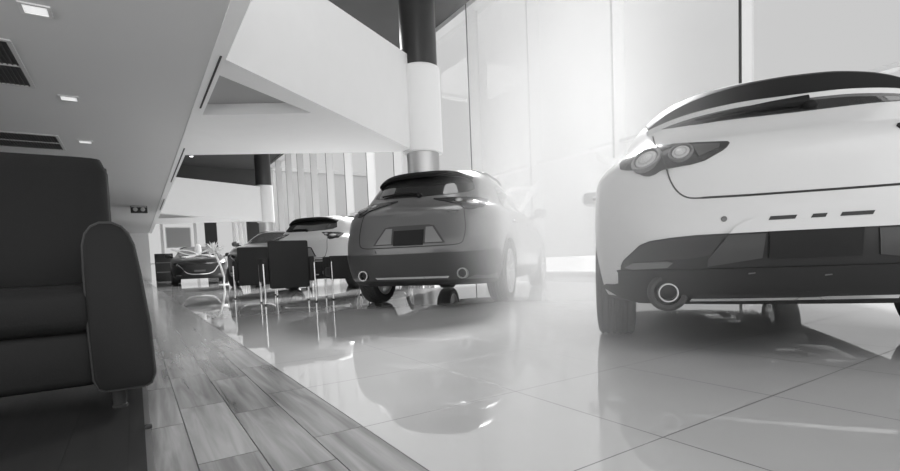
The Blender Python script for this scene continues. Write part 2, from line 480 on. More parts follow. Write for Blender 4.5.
# wedge shaped bulkheads between the low ceiling edge and the columns
def bulkhead(name, dx, dy, z1a, z1b):
    A = (1.09+dx*0, 6.47+dy); B = (5.62+dx, 9.95+dy); Cc = (1.09, 12.14+dy)
    a = (1.10, 7.03+dy); b = (2.62+dx*.3, 8.10+dy); c = (1.10, 8.92+dy)
    bm = NB()
    V = lambda p, z: bm.verts.new((p[0], p[1], z))
    A0, B0, C0 = V(A, 3), V(B, 3), V(Cc, 3); A1, B1, C1 = V(A, z1a), V(B, z1b), V(Cc, z1a)
    a0, b0, c0 = V(a, 3), V(b, 3), V(c, 3); a1, b1, c1 = V(a, 3.17), V(b, 3.17), V(c, 3.17)
    f = bm.faces.new
    for q in (f((A0, B0, b0, a0)), f((B0, C0, c0, b0)), f((C0, A0, a0, c0))): q.material_index = 2
    for p, q, p1, q1 in ((a0, b0, a1, b1), (b0, c0, b1, c1), (c0, a0, c1, a1)): f((p, q, q1, p1))
    rc = f((a1, b1, c1)); rc.material_index = 1
    for p, q, p1, q1 in ((A0, B0, A1, B1), (B0, C0, B1, C1), (C0, A0, C1, A1)): f((p, q, q1, p1))
    f((A1, B1, C1))
    return struct(name, bm, [M_plaster, M_recess, M_soffit])
bulkhead('beam_bulkhead', 0, 0, 4.55, 5.1)
bulkhead('beam_bulkhead_far', .35, 17.85, 4.6, 4.85)
# thin fascia strip along the wedge's rear lower edge
def col(name, x, y, z0, zb, zt):
    bm = NB(); lathe(bm, [(.37, 0), (.37, zb-.05)], 'z', 48, (x, y, 0)); c = struct(name, bm, M_steel, smooth=True)
    bm = NB(); lathe(bm, [(.44, zb-.05), (.46, zb-.03), (.46, zt-.02), (.44, zt)], 'z', 48, (x, y, 0)); obj('sleeve', bm, M_plaster, c)
    bm = NB(); lathe(bm, [(.41, zt-.01), (.41, 7.46)], 'z', 48, (x, y, 0)); obj('upper_shaft', bm, M_column, c)
    bm = NB(); lathe(bm, [(.43, 0), (.43, .12), (.385, .14)], 'z', 48, (x, y, 0)); obj('base_ring', bm, M_chrome, c)
col('pillar_1', 5.77, 9.92, 0, 3.0, 4.85)
col('pillar_2', 6.25, 28.2, 0, 3.0, 4.95)
# service pipe runs under the dark upper ceiling
for nm, p, q in (('ceiling_pipe', (1.5, 17.0, 7.2), (8.2, 17.0, 7.2)),):
    bm = NB(); tube(bm, [p, q], .05, 10); o = obj(nm, bm, M_darkceil)
    for k in range(2):
        t = .25+.5*k; P = Vector(p).lerp(Vector(q), t)
        bm = NB(); tube(bm, [P, (P.x, P.y, 7.46)], .012, 6); obj('hanger', bm, M_darkceil, o)
    o['kind'] = 'structure'

# window wall ----------------------------------------------------------------
ys = [-3.15+2.4*i for i in range(17)]
for i in range(len(ys)-1):
    a, b = ys[i], ys[i+1]
    bm = NB(); box(bm, XW-.012, XW+.012, a+.02, b-.02, .12, 7.4)
    w = struct('window_%d' % (i+1), bm, M_pane)
    bm = NB(); box(bm, XW-.16, XW+.06, a+.0, b, 2.68, 2.74); obj('transom', bm, M_fin, w, False)
    bm = NB(); box(bm, XW-.10, XW+.06, a, b, 0, .12); obj('sill', bm, M_fin, w, False)
    bm = NB(); box(bm, XW-.3, XW+.06, b-.025, b+.025, 0, 7.45); f = obj('mullion', bm, M_fin, w, False)
    bm = NB(); box(bm, XW-.306, XW-.299, b-.022, b+.022, 0, 7.44); obj('edge_cap', bm, M_edgecap, f, False)  # dark strip along the mullion's inner edge
bm = NB(); box(bm, XW-.30, XW+.2, -3, 37, 7.32, 7.46); struct('trim_20', bm, M_fin)
# outside: paving and a low building across the street
bm = NB(); box(bm, XW+.1, 140, -80, 160, -.3, -.06); struct('ground_outside', bm, M_pave)
def building(x0, x1, y0, y1, h, lab):
    r = thing('building', lab, 'building', ((x0+x1)/2, (y0+y1)/2, -.06))
    bm = NB(); box(bm, -(x1-x0)/2, (x1-x0)/2, -(y1-y0)/2, (y1-y0)/2, 0, h); obj('wall', bm, M_build, r, False)
    bm = NB(); box(bm, -(x1-x0)/2-.2, (x1-x0)/2+.2, -(y1-y0)/2-.2, (y1-y0)/2+.2, h, h+.5); obj('roof', bm, M_grey, r, False)
building(16, 30, 66, 100, 13, 'grey flat-roofed building seen through the far end of the window wall')

# ceiling fittings -----------------------------------------------------------
def downlight(x, y, lab):
    r = thing('downlight', lab, 'ceiling light', (x, y, 3.0), group='square downlights in the low ceiling')
    bm = NB()
    for x0, x1, y0, y1 in ((-.12, .12, -.12, -.09), (-.12, .12, .09, .12), (-.12, -.09, -.09, .09), (.09, .12, -.09, .09)): box(bm, x0, x1, y0, y1, -.015, .004)
    obj('frame', bm, M_white, r, False)
    bm = NB(); box(bm, -.09, .09, -.09, .09, -.008, .004); obj('diffuser', bm, M_light, r, False)
for y, lab in ((6.05, 'lit square downlight nearest the top of the photo, before the first ceiling grille'), (8.82, 'lit square downlight beside the near ceiling grille'),
               (11.55, 'small lit square downlight just above the armchair back')):
    downlight(-.61, y, lab)
def vent(x0, x1, y0, y1, lab):
    r = thing('ceiling_vent', lab, 'vent', ((x0+x1)/2, (y0+y1)/2, 3.0), group='long dark ceiling grilles')
    hx, hy = (x1-x0)/2, (y1-y0)/2
    bm = NB()
    for q in ((-hx, hx, -hy, -hy+.04), (-hx, hx, hy-.04, hy), (-hx, -hx+.04, -hy+.04, hy-.04), (hx-.04, hx, -hy+.04, hy-.04), (-hx+.04, hx-.04, -.015, .015)): box(bm, *q, -.02, .004)
    obj('frame', bm, M_ventframe, r, False)
    bm = NB(); box(bm, -hx+.04, hx-.04, -hy+.04, hy-.04, -.002, .004); obj('backing', bm, M_grille, r, False)
    n = 22; bm = NB()
    for i in range(n):
        x = -hx+.06+(2*hx-.12)*i/(n-1); box(bm, x-.006, x+.006, -hy+.04, hy-.04, -.014, -.002)
    obj('slats', bm, M_grille, r, False)
vent(-2.0, -.93, 6.92, 8.5, 'dark slatted ceiling grille nearest the camera, cut by the left picture edge')
vent(-2.0, -.98, 11.2, 12.45, 'dark slatted ceiling grille further back, half hidden by the armchair')
def projector():
    r = thing('ceiling_emergency_light', 'small dark twin-lamp box fixed to the low ceiling beyond the armchair', 'emergency light', (.30, 22.0, 3.0))
    bm = NB(); box(bm, -.27, .27, -.12, .12, -.25, .006, .015); obj('housing', bm, M_black, r)
    for s in (-1, 1):
        bm = NB(); lathe(bm, [(.075, -.13), (.06, -.14)], 'y', 16, (s*.12, 0, -.13)); obj('lamp', bm, M_lens, r)
    bm = NB(); box(bm, -.24, .24, -.128, -.12, -.045, -.02); obj('stripe', bm, M_white, r, False)
projector()
for i, (x, y) in enumerate(((3.3, 33.0), (3.6, 30.5))):
    r = thing('spotlight', ('lit round spotlight on the dark upper ceiling, farther one', 'lit round spotlight on the dark upper ceiling, nearer one')[i], 'ceiling light', (x, y, 7.45), group='spotlights on the upper ceiling')
    bm = NB(); lathe(bm, [(.13, 0), (.13, -.18), (.11, -.2)], 'z', 16); obj('can', bm, M_white, r)
    bm = NB(); lathe(bm, [(.10, -.195), (.10, -.21)], 'z', 16); obj('bulb', bm, mat('spot bulb', .9, emit=3.0), r)
bm = NB(); box(bm, -.008, .012, 1.80, 1.822, 0, .012, .003)
tag(obj('floor_stop', bm, M_black), 'tiny black stop on the metal seam beside the armchair', 'floor stop')

# ================================================================= cars
def ellipsoid(bm, c, r, n=16, m=10, pw=1.0):
    prof = []
    rings = []
    for i in range(1, m):
        a = PI*i/m-PI/2; rings.append([(c[0]+r[0]*math.cos(a)**pw*math.cos(2*PI*k/n), c[1]+r[1]*math.cos(a)**pw*math.sin(2*PI*k/n), c[2]+r[2]*math.sin(a)) for k in range(n)])
    ring_loft(bm, rings); return bm
WHEELS = {}
def wheel_meshes(r, w, rimr, spokes, rimmat):
    key = (r, w, spokes, rimmat.name)
    if key in WHEELS: return WHEELS[key]
    h = w/2; g = .008
    prof = [(rimr, -h*.86), (rimr+.02, -h*.98), (r-.06, -h), (r-.02, -h*.93), (r-.004, -h*.80)]
    xs = [-.62, -.3, 0, .3, .62]
    for q in xs:
        c = q*h; prof += [(r-.001*abs(q)*4, c-.009), (r-g, c-.006), (r-g, c+.006), (r-.001*abs(q)*4, c+.009)]
    prof += [(r-.004, h*.80), (r-.02, h*.93), (r-.06, h), (rimr+.02, h*.98), (rimr, h*.86)]
    bm = NB(); lathe(bm, [(a, b) for a, b in prof], 'x', 56, closed=True)
    t = obj('tmp', bm, M_tyre, angle=30)
    bm = NB()
    lathe(bm, [(rimr+.004, -h*.87), (rimr+.012, h*.90), (rimr-.006, h*.92), (rimr-.02, h*.6), (rimr-.03, -h*.8)], 'x', 48, closed=True)
    lathe(bm, [(.001, -h*.1), (rimr*.62, -h*.12), (rimr*.62, -h*.02), (.001, 0)], 'x', 32)   # brake disc
    lathe(bm, [(.001, h*.3), (.06, h*.3), (.055, h*.66), (.03, h*.72), (.001, h*.72)], 'x', 24)
    for k in range(spokes):
        a = 2*PI*k/spokes
        for da in (-.13, .13):
            ca, sa = math.cos(a+da*.6), math.sin(a+da*.6); cb, sb = math.cos(a+da*1.5), math.sin(a+da*1.5)
            R0, R1 = .04, rimr+.002
            pa, pb = Vector((0, R0*ca, R0*sa)), Vector((0, R1*cb, R1*sb))
            tdir = Vector((0, -sb, cb)); rings = []
            for f_, wd, x0, x1 in ((0, .016, h*.35, h*.66), (.5, .015, h*.40, h*.74), (1, .02, h*.5, h*.86)):
                p = pa.lerp(pb, f_); rings.append([p+tdir*wd+Vector((x0, 0, 0)), p-tdir*wd+Vector((x0, 0, 0)), p-tdir*wd*.7+Vector((x1, 0, 0)), p+tdir*wd*.7+Vector((x1, 0, 0))])
            ring_loft(bm, rings)
    q = obj('tmp', bm, rimmat, angle=30)
    res = (t.data, q.data); bpy.data.objects.remove(t); bpy.data.objects.remove(q)
    WHEELS[key] = res
    return res
def add_wheels(car, rimr=.235, w=.215, spokes=5, rimmat=None, steer=0.0):
    tm, rm = wheel_meshes(car.wr, w, rimr, spokes, rimmat or M_rim)
    for y in (0, car.wb):
        for sx in (-1, 1):
            t = bpy.data.objects.new('wheel', tm); COL.objects.link(t); t.parent = car.root
            t.location = (sx*car.tr, y, car.wr); t.rotation_euler = (random.random()*.6, 0, (PI if sx < 0 else 0)+(steer if y else 0))
            q = bpy.data.objects.new('rim', rm); COL.objects.link(q); q.parent = t
    # axle beams and underbody
    bm = NB()
    for y in (0, car.wb): tube(bm, [(-car.tr+.1, y, car.wr-.06), (car.tr-.1, y, car.wr-.06)], .035, 8)
    box(bm, -.12, .12, .3, car.wb-.2, car.wr-.12, car.wr-.02, .03)
    obj('axle', bm, M_black, car.root)
def disc_on(car, d, a, b, prof, m, parent, name, off=.004, n=28):
    p, nn = car.hit(d, a, b)
    if {'rear': nn.y > 0, 'front': nn.y < 0}.get(d, False): nn = -nn
    bm = NB(); lathe(bm, prof, 'z', n)
    M = Matrix.Translation(p+nn*off) @ nn.to_track_quat('Z', 'Y').to_matrix().to_4x4()
    bmesh.ops.transform(bm, matrix=M, verts=bm.verts)
    return obj(name, bm, m, parent)
def both(f):
    f(-1); f(1)
def mir(poly, s): return [(s*a, b) for a, b in poly]
def lens(car, d, x, z, r, parent, off=.006, m0=None):
    # an outer ring, a dark trough, a bright core with a darker inner ring
    disc_on(car, d, x, z, [(r, -.02), (r, .004), (r*.95, .009), (r*.80, .009), (r*.77, .002)], m0 or M_lensd, parent, 'lens_ring', off)
    disc_on(car, d, x, z, [(r*.78, -.01), (r*.78, .003), (r*.70, .003)], M_black, parent, 'lens_trough', off)
    disc_on(car, d, x, z, [(r*.70, -.01), (r*.70, .004), (r*.64, .007), (r*.5, .007)], M_lens, parent, 'lens', off)
    disc_on(car, d, x, z, [(r*.52, -.01), (r*.52, .008), (r*.40, .009)], M_lensm, parent, 'lens_band', off)
    disc_on(car, d, x, z, [(r*.40, -.01), (r*.40, .009), (r*.2, .012), (r*.03, .013)], M_lens, parent, 'lens_core', off)
def mirrors(car, y, z, m, x=.86):
    for s in (-1, 1):
        bm = NB(); ellipsoid(bm, (s*(x+.14), y, z), (.105, .065, .075), 20, 12, .7)
        o = obj('wing_mirror', bm, m, car.root)
        bm = NB(); tube(bm, [(s*(x-.04), y+.02, z-.07), (s*(x+.08), y, z-.04)], .025, 8); obj('mirror_arm', bm, M_gloss, o)
        bm = NB(); box(bm, -.08, .08, -.004, .004, -.05, .05, .003)
        bmesh.ops.translate(bm, vec=(s*(x+.14), y-.062, z), verts=bm.verts); obj('mirror_glass', bm, M_glass, o)
def side_glass(car, k=1.0, y1=2.05, ry=0):
    for s, d in ((-1, 'left'), (1, 'right')):
        car.overlay('side_window', d, [(y1, 1.015*k), (1.45, 1.255*k), (1.12, 1.325*k), (1.10, 1.005*k)], M_glass, .004, grid=.08)
        car.overlay('side_window', d, [(1.06, 1.005*k), (1.07, 1.33*k), (.55, 1.33*k), (.22+ry, 1.235*k), (.16+ry, 1.02*k)], M_glass, .004, grid=.08)
        car.seam(d, d, [(1.09, 1.0*k), (1.10, .75*k), (1.06, .33*k)], .007, M_seam).name = 'door_gap'
        car.seam(d, d, [(.15, 1.0*k), (.32, .85*k), (.44, .62*k)], .007, M_seam).name = 'door_gap'
        car.seam(d, d, [(2.12, .98*k), (2.2, .7*k), (2.15, .33*k)], .007, M_seam).name = 'door_gap'
        for y in (.34, 1.22):
            p, n = car.hit(d, y, .86*k)
            bm = NB(); box(bm, -.02, .012, -.10, .10, -.012, .012, .008)
            bmesh.ops.translate(bm, vec=(p.x+s*.022, p.y, p.z), verts=bm.verts); obj('door_handle', bm, car.paint, car.root)
def windscreen(car, k=1.0):
    car.overlay('windscreen', 'front', [(-.66, 1.045*k), (.66, 1.045*k), (.60, 1.2*k), (.50, 1.345*k), (-.50, 1.345*k), (-.60, 1.2*k)], M_glass, .005, sm=0, grid=.06)
def wiper(car, pts, pivot, z0, rr=None):
    bm = NB()
    P = []
    for a, b in pts:
        p, n = car.hit('rear', a, b)
        if n.y > 0: n = -n
        P.append(p+n*.022)
    tube(bm, P, rr or [.008]+[.013]*(len(P)-2)+[.015], 10)
    o = obj('wiper', bm, M_spoiler, car.root)
    p, n = car.hit('rear', *pivot)
    bm = NB(); ellipsoid(bm, p+Vector((0, -.015, 0)), (.03, .025, .024)); obj('wiper_pivot', bm, M_spoiler, o)

# ---- near white hatchback ---------------------------------------------------
def fleet_car(name, label, loc, th, **kw):
    r = thing(name, label, 'car', (*loc, 0), -math.radians(th), group=None)
    return Car(r, **kw)
def near_hatchback():
    c = fleet_car('hatchback', 'white hatchback nearest the camera with black spoiler and round twin tail lamps', (2.968, 1.356), 52, lrs=.85, nra=.5, paint=M_carwhite, dark=M_black)
    c.arches(); add_wheels(c)
    R = c.root
    # black lower bumper
    half = [(.34, .558), (.45, .5575), (.549, .552), (.63, .543), (.673, .527), (.745, .458), (.757, .432), (.760, .345), (.79, .335), (.835, .332), (.838, .318), (.767, .283), (.674, .257), (.46, .262)]
    poly = [(x, z) for x, z in half]+[(-x, z) for x, z in half[::-1]]
    lb = c.overlay('lower_bumper', 'rear', poly, M_gloss, .005, .03)
    half = [(.77, .41), (.762, .40), (.762, .345), (.79, .335), (.832, .330), (.838, .318), (.767, .281), (.674, .255), (.46, .258)]
    poly = [(x, z) for x, z in half]+[(-x, z) for x, z in half[::-1]]
    c.overlay('bumper_lip', 'rear', poly, M_plastic, .016, .03, parent=lb)
    for s in (-1, 1):
        c.overlay('bumper_pocket', 'rear', mir([(.742, .448), (.672, .517), (.63, .534), (.545, .544), (.335, .551), (.39, .47), (.47, .457), (.56, .455), (.74, .424)], s), M_black, .009, .01, parent=lb)
        c.overlay('reflector', 'rear', mir([(.735, .424), (.70, .443), (.56, .447), (.535, .440), (.555, .42), (.70, .414)], s), M_lensd, .017, .012, parent=lb)
        c.overlay('bumper_insert', 'rear', mir([(.19, .55), (.325, .55), (.40, .455), (.40, .42), (.20, .45)], s), mat('dark grey plastic', .045, .3, coat=.2), .012, .012, parent=lb)
        # exhaust
        x = s*.557; y = -.69; z = .303
        bm = NB(); lathe(bm, [(.088, -.02), (.088, .012), (.075, .02), (.06, .018), (.055, -.03)], 'z', 32)
        p, n = c.hit('rear', x, z+.02)
        if n.y > 0: n = -n
        bmesh.ops.transform(bm, matrix=Matrix.Translation((x, p.y-.004, z)) @ Vector((0, -1, 0)).to_track_quat('Z', 'Y').to_matrix().to_4x4(), verts=bm.verts)
        ex = obj('exhaust_surround', bm, M_black, R)
        bm = NB(); lathe(bm, [(.043, p.y-.05), (.043, p.y+.12), (.037, p.y+.12), (.037, p.y-.05)], 'y', 32, (x, 0, z), closed=True); obj('exhaust_tip', bm, M_exh, ex)
        bm = NB(); lathe(bm, [(.0005, p.y+.03), (.037, p.y+.03), (.037, p.y+.06), (.0005, p.y+.06)], 'y', 24, (x, 0, z)); obj('exhaust_bore', bm, M_black, ex)
        # parking sensor
        disc_on(c, 'rear', s*.34, .62, [(.012, -.005), (.012, .002), (.009, .003), (.008, .001)], M_lensd, R, 'parking_sensor', .001)
        # tail lamp
        lp = c.overlay('tail_lamp', 'rear', mir([(.752, .912), (.755, .945), (.745, .968), (.715, .995), (.69, 1.012), (.57, 1.005), (.448, .982), (.35, .970), (.302, .965), (.296, .957), (.31, .938), (.33, .924), (.398, .888), (.458, .876), (.54, .872), (.575, .868), (.60, .853), (.625, .847), (.65, .853), (.672, .868), (.685, .89), (.73, .90)], s), M_lamp, .006, .02, dome=.006, grid=.03)
        lens(c, 'rear', s*.632, .928, .074, lp, .010)
        lens(c, 'rear', s*.489, .934, .054, lp, .012)
        c.overlay('lamp_band', 'rear', mir([(.44, .965), (.335, .955), (.34, .935), (.42, .905)], s), M_bumper, .013, .01, parent=lp)
        c.seam('rear', 'rear', mir([(.578, .985), (.560, .90), (.545, .85)], s), .006, M_seam, .022, lp).name = 'lamp_gap'
        c.seam('rear', 'rear', mir([(.588, 1.10), (.583, 1.01), (.557, .89), (.537, .807), (.507, .752), (.465, .724), (.40, .719)], s), .006, M_seam).name = 'tailgate_gap'
    c.seam('rear', 'rear', [(-.42, .7195), (-.239, .715), (0, .714), (.239, .715), (.42, .7195)], .009, M_seam).name = 'tailgate_gap'
    # white brow above the plate with three dark reflections laid on as colour
    br = [(-.323, .556), (-.30, .583), (-.263, .602), (-.209, .617), (0, .621), (.209, .617), (.263, .602), (.30, .583), (.323, .556)]
    bw = c.overlay('bumper_brow', 'rear', br, M_carwhite, .026, .03)
    for a, b in ((-.177, -.085), (-.031, .017), (.065, .17)):
        c.overlay('brow_reflection', 'rear', [(a-.008, .600), (b-.008, .600), (b, .6145), (a, .6145)], M_gloss, .028, .01, parent=bw)
    c.overlay('plate_holder', 'rear', [(-.178, .452), (.136, .452), (.138, .565), (.126, .577), (-.170, .577), (-.180, .570)], M_plate, .022, .03, parent=R)
    c.overlay('chrome_strip', 'rear', [(-.462, .274), (.284, .282), (.284, .293), (-.455, .286)], M_chrome, .022, .02, parent=R)
    for x, z in ((-.235, .385), (.035, .372)):
        c.overlay('clip', 'rear', [(x-.012, z), (x+.012, z+.003), (x+.012, z+.007), (x-.012, z+.005)], M_lensd, .019, .01, parent=R)
    # rear window, spoiler
    c.overlay('rear_window', 'rear', [(-.61, 1.145), (-.50, 1.118), (-.385, 1.104), (-.143, 1.096), (0, 1.094), (.143, 1.096), (.385, 1.104), (.50, 1.118), (.61, 1.145), (.60, 1.20), (.55, 1.27), (.46, 1.31), (0, 1.33), (-.46, 1.31), (-.55, 1.27), (-.60, 1.20)], M_glass, .004)
    rings = []
    for i in range(-20, 21):
        u = i/20*.61; a = abs(u)
        zt = interp([(0, 1.292), (.15, 1.289), (.30, 1.275), (.40, 1.258), (.5, 1.228), (.57, 1.192), (.62, 1.16)], a)[0]
        zb = interp([(0, 1.186), (.15, 1.186), (.377, 1.172), (.5, 1.156), (.57, 1.145), (.62, 1.14)], a)[0]
        yt = -.42+.17*(a/.61)**2.2
        zr = interp([(0, 1.405), (.3, 1.398), (.45, 1.365), (.55, 1.31), (.62, 1.25)], a)[0]
        yr = .12+.06*(a/.61)**2
        rings.append([(u, yt, zb), (u, yt-.012, (zb+zt)/2-.02), (u, yt-.008, zt-.012), (u, yt+.012, zt), (u, (yt+yr)/2, (zt+zr)/2+.012), (u, yr, zr), (u, yr, zr-.05), (u, (yt+yr)/2, (zb+zr)/2-.04)])
    bm = NB(); ring_loft(bm, rings); obj('spoiler', bm, M_spoiler, R)
    rings = []
    for i in range(-20, 21):
        u = i/20*.615; a = abs(u)
        zb = interp([(0, 1.186), (.15, 1.186), (.377, 1.172), (.5, 1.156), (.57, 1.145), (.62, 1.14)], a)[0]
        y = c.hit('rear', u, zb-.02)[0].y-.012; h = .026
        rings.append([(u, y+.012, zb-h), (u, y+.004, zb+.004), (u, y+.16, zb+.05), (u, y+.16, zb+.01)])
    bm = NB(); ring_loft(bm, rings); obj('reflection_lip', bm, M_carwhite, R)  # white strip added in place of the bright reflection along the glass
    wiper(c, [(-.40, 1.108), (-.25, 1.118), (-.10, 1.126), (.05, 1.130)], (.055, 1.122), 1.1, [.007, .013, .02, .026])
    side_glass(c); windscreen(c); mirrors(c, 1.76, 1.02, M_carwhite)
    bm = NB(); box(bm, -.45, .45, -.42, -.12, .275, .36, .03); obj('silencer', bm, M_black, R)
    rnd = random.Random(5)
    for m_ in (M_steel, M_grey, M_black):
        for i in range(5):
            bm = NB()
            x, y = rnd.uniform(-.62, .5), rnd.uniform(.3, 2.9); w_, l_ = rnd.uniform(.08, .3), rnd.uniform(.1, .5); z = rnd.uniform(.175, .215)
            box(bm, x, x+w_, y, y+l_, z, .25, .012); obj('undertray_panel', bm, m_, R)
    return c
car_a = near_hatchback()

# ---- dark crossover ----------------------------------------------------------
def rear_crossover(name, label, loc, th, paint, lower, zs, ws, tip=.205, **kw):
    c = fleet_car(name, label, loc, th, tab=CROSS, zs=zs, ws=ws, ry=-.03, wb=2.655, wr=.345, tr=.79*ws, lrs=.72, nra=.9, paint=paint, dark=M_black, **kw)
    c.arches(.39); add_wheels(c, .245, .225, 5)
    R = c.root; k = zs/1.072
    half = [(.55, .575), (.72, .58), (.86, .595), (.885, .585), (.89, .36), (.78, .325), (.68, .34), (.56, .300), (.30, .295)]
    cl = c.overlay('cladding', 'rear', [(x, z*k) for x, z in half]+[(-x, z*k) for x, z in half[::-1]], lower, .010, .03, grid=.06)
    c.overlay('skid_strip', 'rear', [(-.40, .318*k), (.40, .318*k), (.42, .338*k), (-.42, .338*k)], M_chrome, .016, .02, parent=cl)
    g_ = lambda a: a if a > .6 else .6-(.6-a)*(.6-tip)/.395
    lamps = [(.75, 1.02), (.76, 1.06), (.735, 1.125), (.66, 1.145), (.58, 1.142), (.42, 1.152), (.30, 1.15), (.21, 1.155), (.205, 1.145), (.27, 1.125), (.36, 1.105), (.44, 1.08), (.53, 1.05), (.565, 1.018), (.62, 1.0), (.67, 1.003), (.705, 1.02)]
    for s in (-1, 1):
        lp = c.overlay('tail_lamp', 'rear', [(s*g_(a), b*k) for a, b in lamps], M_lamp, .006, .02, dome=.008, grid=.04)
        lens(c, 'rear', s*.635, 1.075*k, .066, lp, .012); lens(c, 'rear', s*.49, 1.105*k, .04, lp, .012)
        c.seam('rear', 'rear', [(s*a, b*k) for a, b in ((.545, 1.16), (.575, 1.0), (.60, .83), (.59, .71), (.565, .665), (.50, .648), (.40, .645))], .008, M_seam).name = 'tailgate_gap'
        c.overlay('reflector', 'rear', [(s*.37, .59*k), (s*.385, .625*k), (s*.65, .615*k), (s*.64, .588*k)], M_lensd, .014, .012)
        x = s*.562; z = .357*k
        p, n = c.hit('rear', x, z)
        bm = NB(); lathe(bm, [(.055, p.y-.05), (.055, p.y+.12), (.044, p.y+.12), (.044, p.y-.05)], 'y', 28, (x, 0, z), closed=True); ex = obj('exhaust_tip', bm, M_exh, R)
        bm = NB(); lathe(bm, [(.0005, p.y+.01), (.044, p.y+.01), (.044, p.y+.04), (.0005, p.y+.04)], 'y', 20, (x, 0, z)); obj('exhaust_bore', bm, M_black, ex)
        # black wheel-arch trim on both axles
        for y in (0, c.wb):
            pts = []
            for i in range(25):
                a = PI*i/24; pts.append((math.cos(a), math.sin(a)))
            poly = [(y+.45*ca, c.wr+.45*sa-.04) for ca, sa in pts]+[(y+.395*ca, c.wr+.395*sa-.02) for ca, sa in pts[::-1]]
            c.overlay('wheel_arch_trim', 'left' if s < 0 else 'right', poly, lower, .006, .03, grid=.2)
        c.overlay('side_sill', 'left' if s < 0 else 'right', [(.46, .25*k), (c.wb-.46, .25*k), (c.wb-.46, .37*k), (.46, .37*k)], lower, .008, .03, grid=.15)
    c.seam('rear', 'rear', [(-.42, .6455*k), (0, .644*k), (.42, .6455*k)], .010, M_seam).name = 'tailgate_gap'
    g = c.overlay('plate_surround', 'rear', [(-.405, .672*k), (.405, .672*k), (.28, .853*k), (.22, .866*k), (-.22, .866*k), (-.28, .853*k)], lower, .006, .02)
    for s in (-1, 1): c.overlay('plate_side', 'rear', [(s*a, b*k) for a, b in ((.19, .682), (.375, .682), (.262, .842), (.19, .842))], mat('grey satin plastic', .22, .35, coat=.4), .010, .01, parent=g)
    c.overlay('plate', 'rear', [(-.165, .66*k), (.165, .66*k), (.168, .815*k), (-.168, .815*k)], M_plate, .014, .02, parent=g)
    c.overlay('model_badge', 'rear', [(.42, .983*k), (.52, .983*k), (.52, .999*k), (.42, .999*k)], M_chrome, .007, .006)
    c.overlay('rear_window', 'rear', [(-.60, 1.25*k), (-.55, 1.215*k), (-.40, 1.195*k), (0, 1.185*k), (.40, 1.195*k), (.55, 1.215*k), (.60, 1.25*k), (.56, 1.34*k), (.49, 1.405*k), (.35, 1.42*k), (0, 1.43*k), (-.35, 1.42*k), (-.49, 1.405*k), (-.56, 1.34*k)], M_glass, .005)
    rings = []
    for i in range(-16, 17):
        u = i/16*.55; a = abs(u)/.55
        zt = (1.478-.012*a*a-.075*a**5)*k; zb = (1.418-.01*a*a-.06*a**6)*k
        yt = -.42+.12*a**2.2; yr = .1
        zr = (1.515-.03*a**2-.06*a**4)*k
        rings.append([(u, yt, zb), (u, yt-.01, (zb+zt)/2), (u, yt+.01, zt), (u, (yt+yr)/2, (zt+zr)/2+.012), (u, yr, zr), (u, yr, zr-.06), (u, (yt+yr)/2, (zb+zr)/2-.04)])
    bm = NB(); ring_loft(bm, rings); obj('spoiler', bm, M_spoiler, R)
    wiper(c, [(-.42, 1.21*k), (-.25, 1.222*k), (-.08, 1.218*k), (.02, 1.21*k)], (.03, 1.20*k), 1.1)
    side_glass(c, k*1.072); windscreen(c, k*1.072); mirrors(c, 1.76, 1.115*k, paint, .86*ws)
    for s in (-1, 1):
        bm = NB(); tube(bm, [(s*.54*ws, .15, 1.50*k), (s*.56*ws, .3, 1.515*k), (s*.57*ws, .9, 1.505*k), (s*.575*ws, 1.05, 1.47*k)], .014, 8); obj('roof_rail', bm, M_gloss, R)
    return c
rt = Vector((math.sin(math.radians(51.5+90)), math.cos(math.radians(51.5+90))))
car_b = rear_crossover('crossover', 'dark grey crossover with twin exhausts in front of the steel column', (3.02+rt.x*.045, 5.06+rt.y*.045), 51.5, M_cardark, M_bumper, 1.072, 1.0)
car_c = rear_crossover('suv', 'white SUV with black rear window and black lower cladding behind the chairs', C3, 51.5, M_carwhite, M_plastic, 1.06, 1.0, tip=.38)

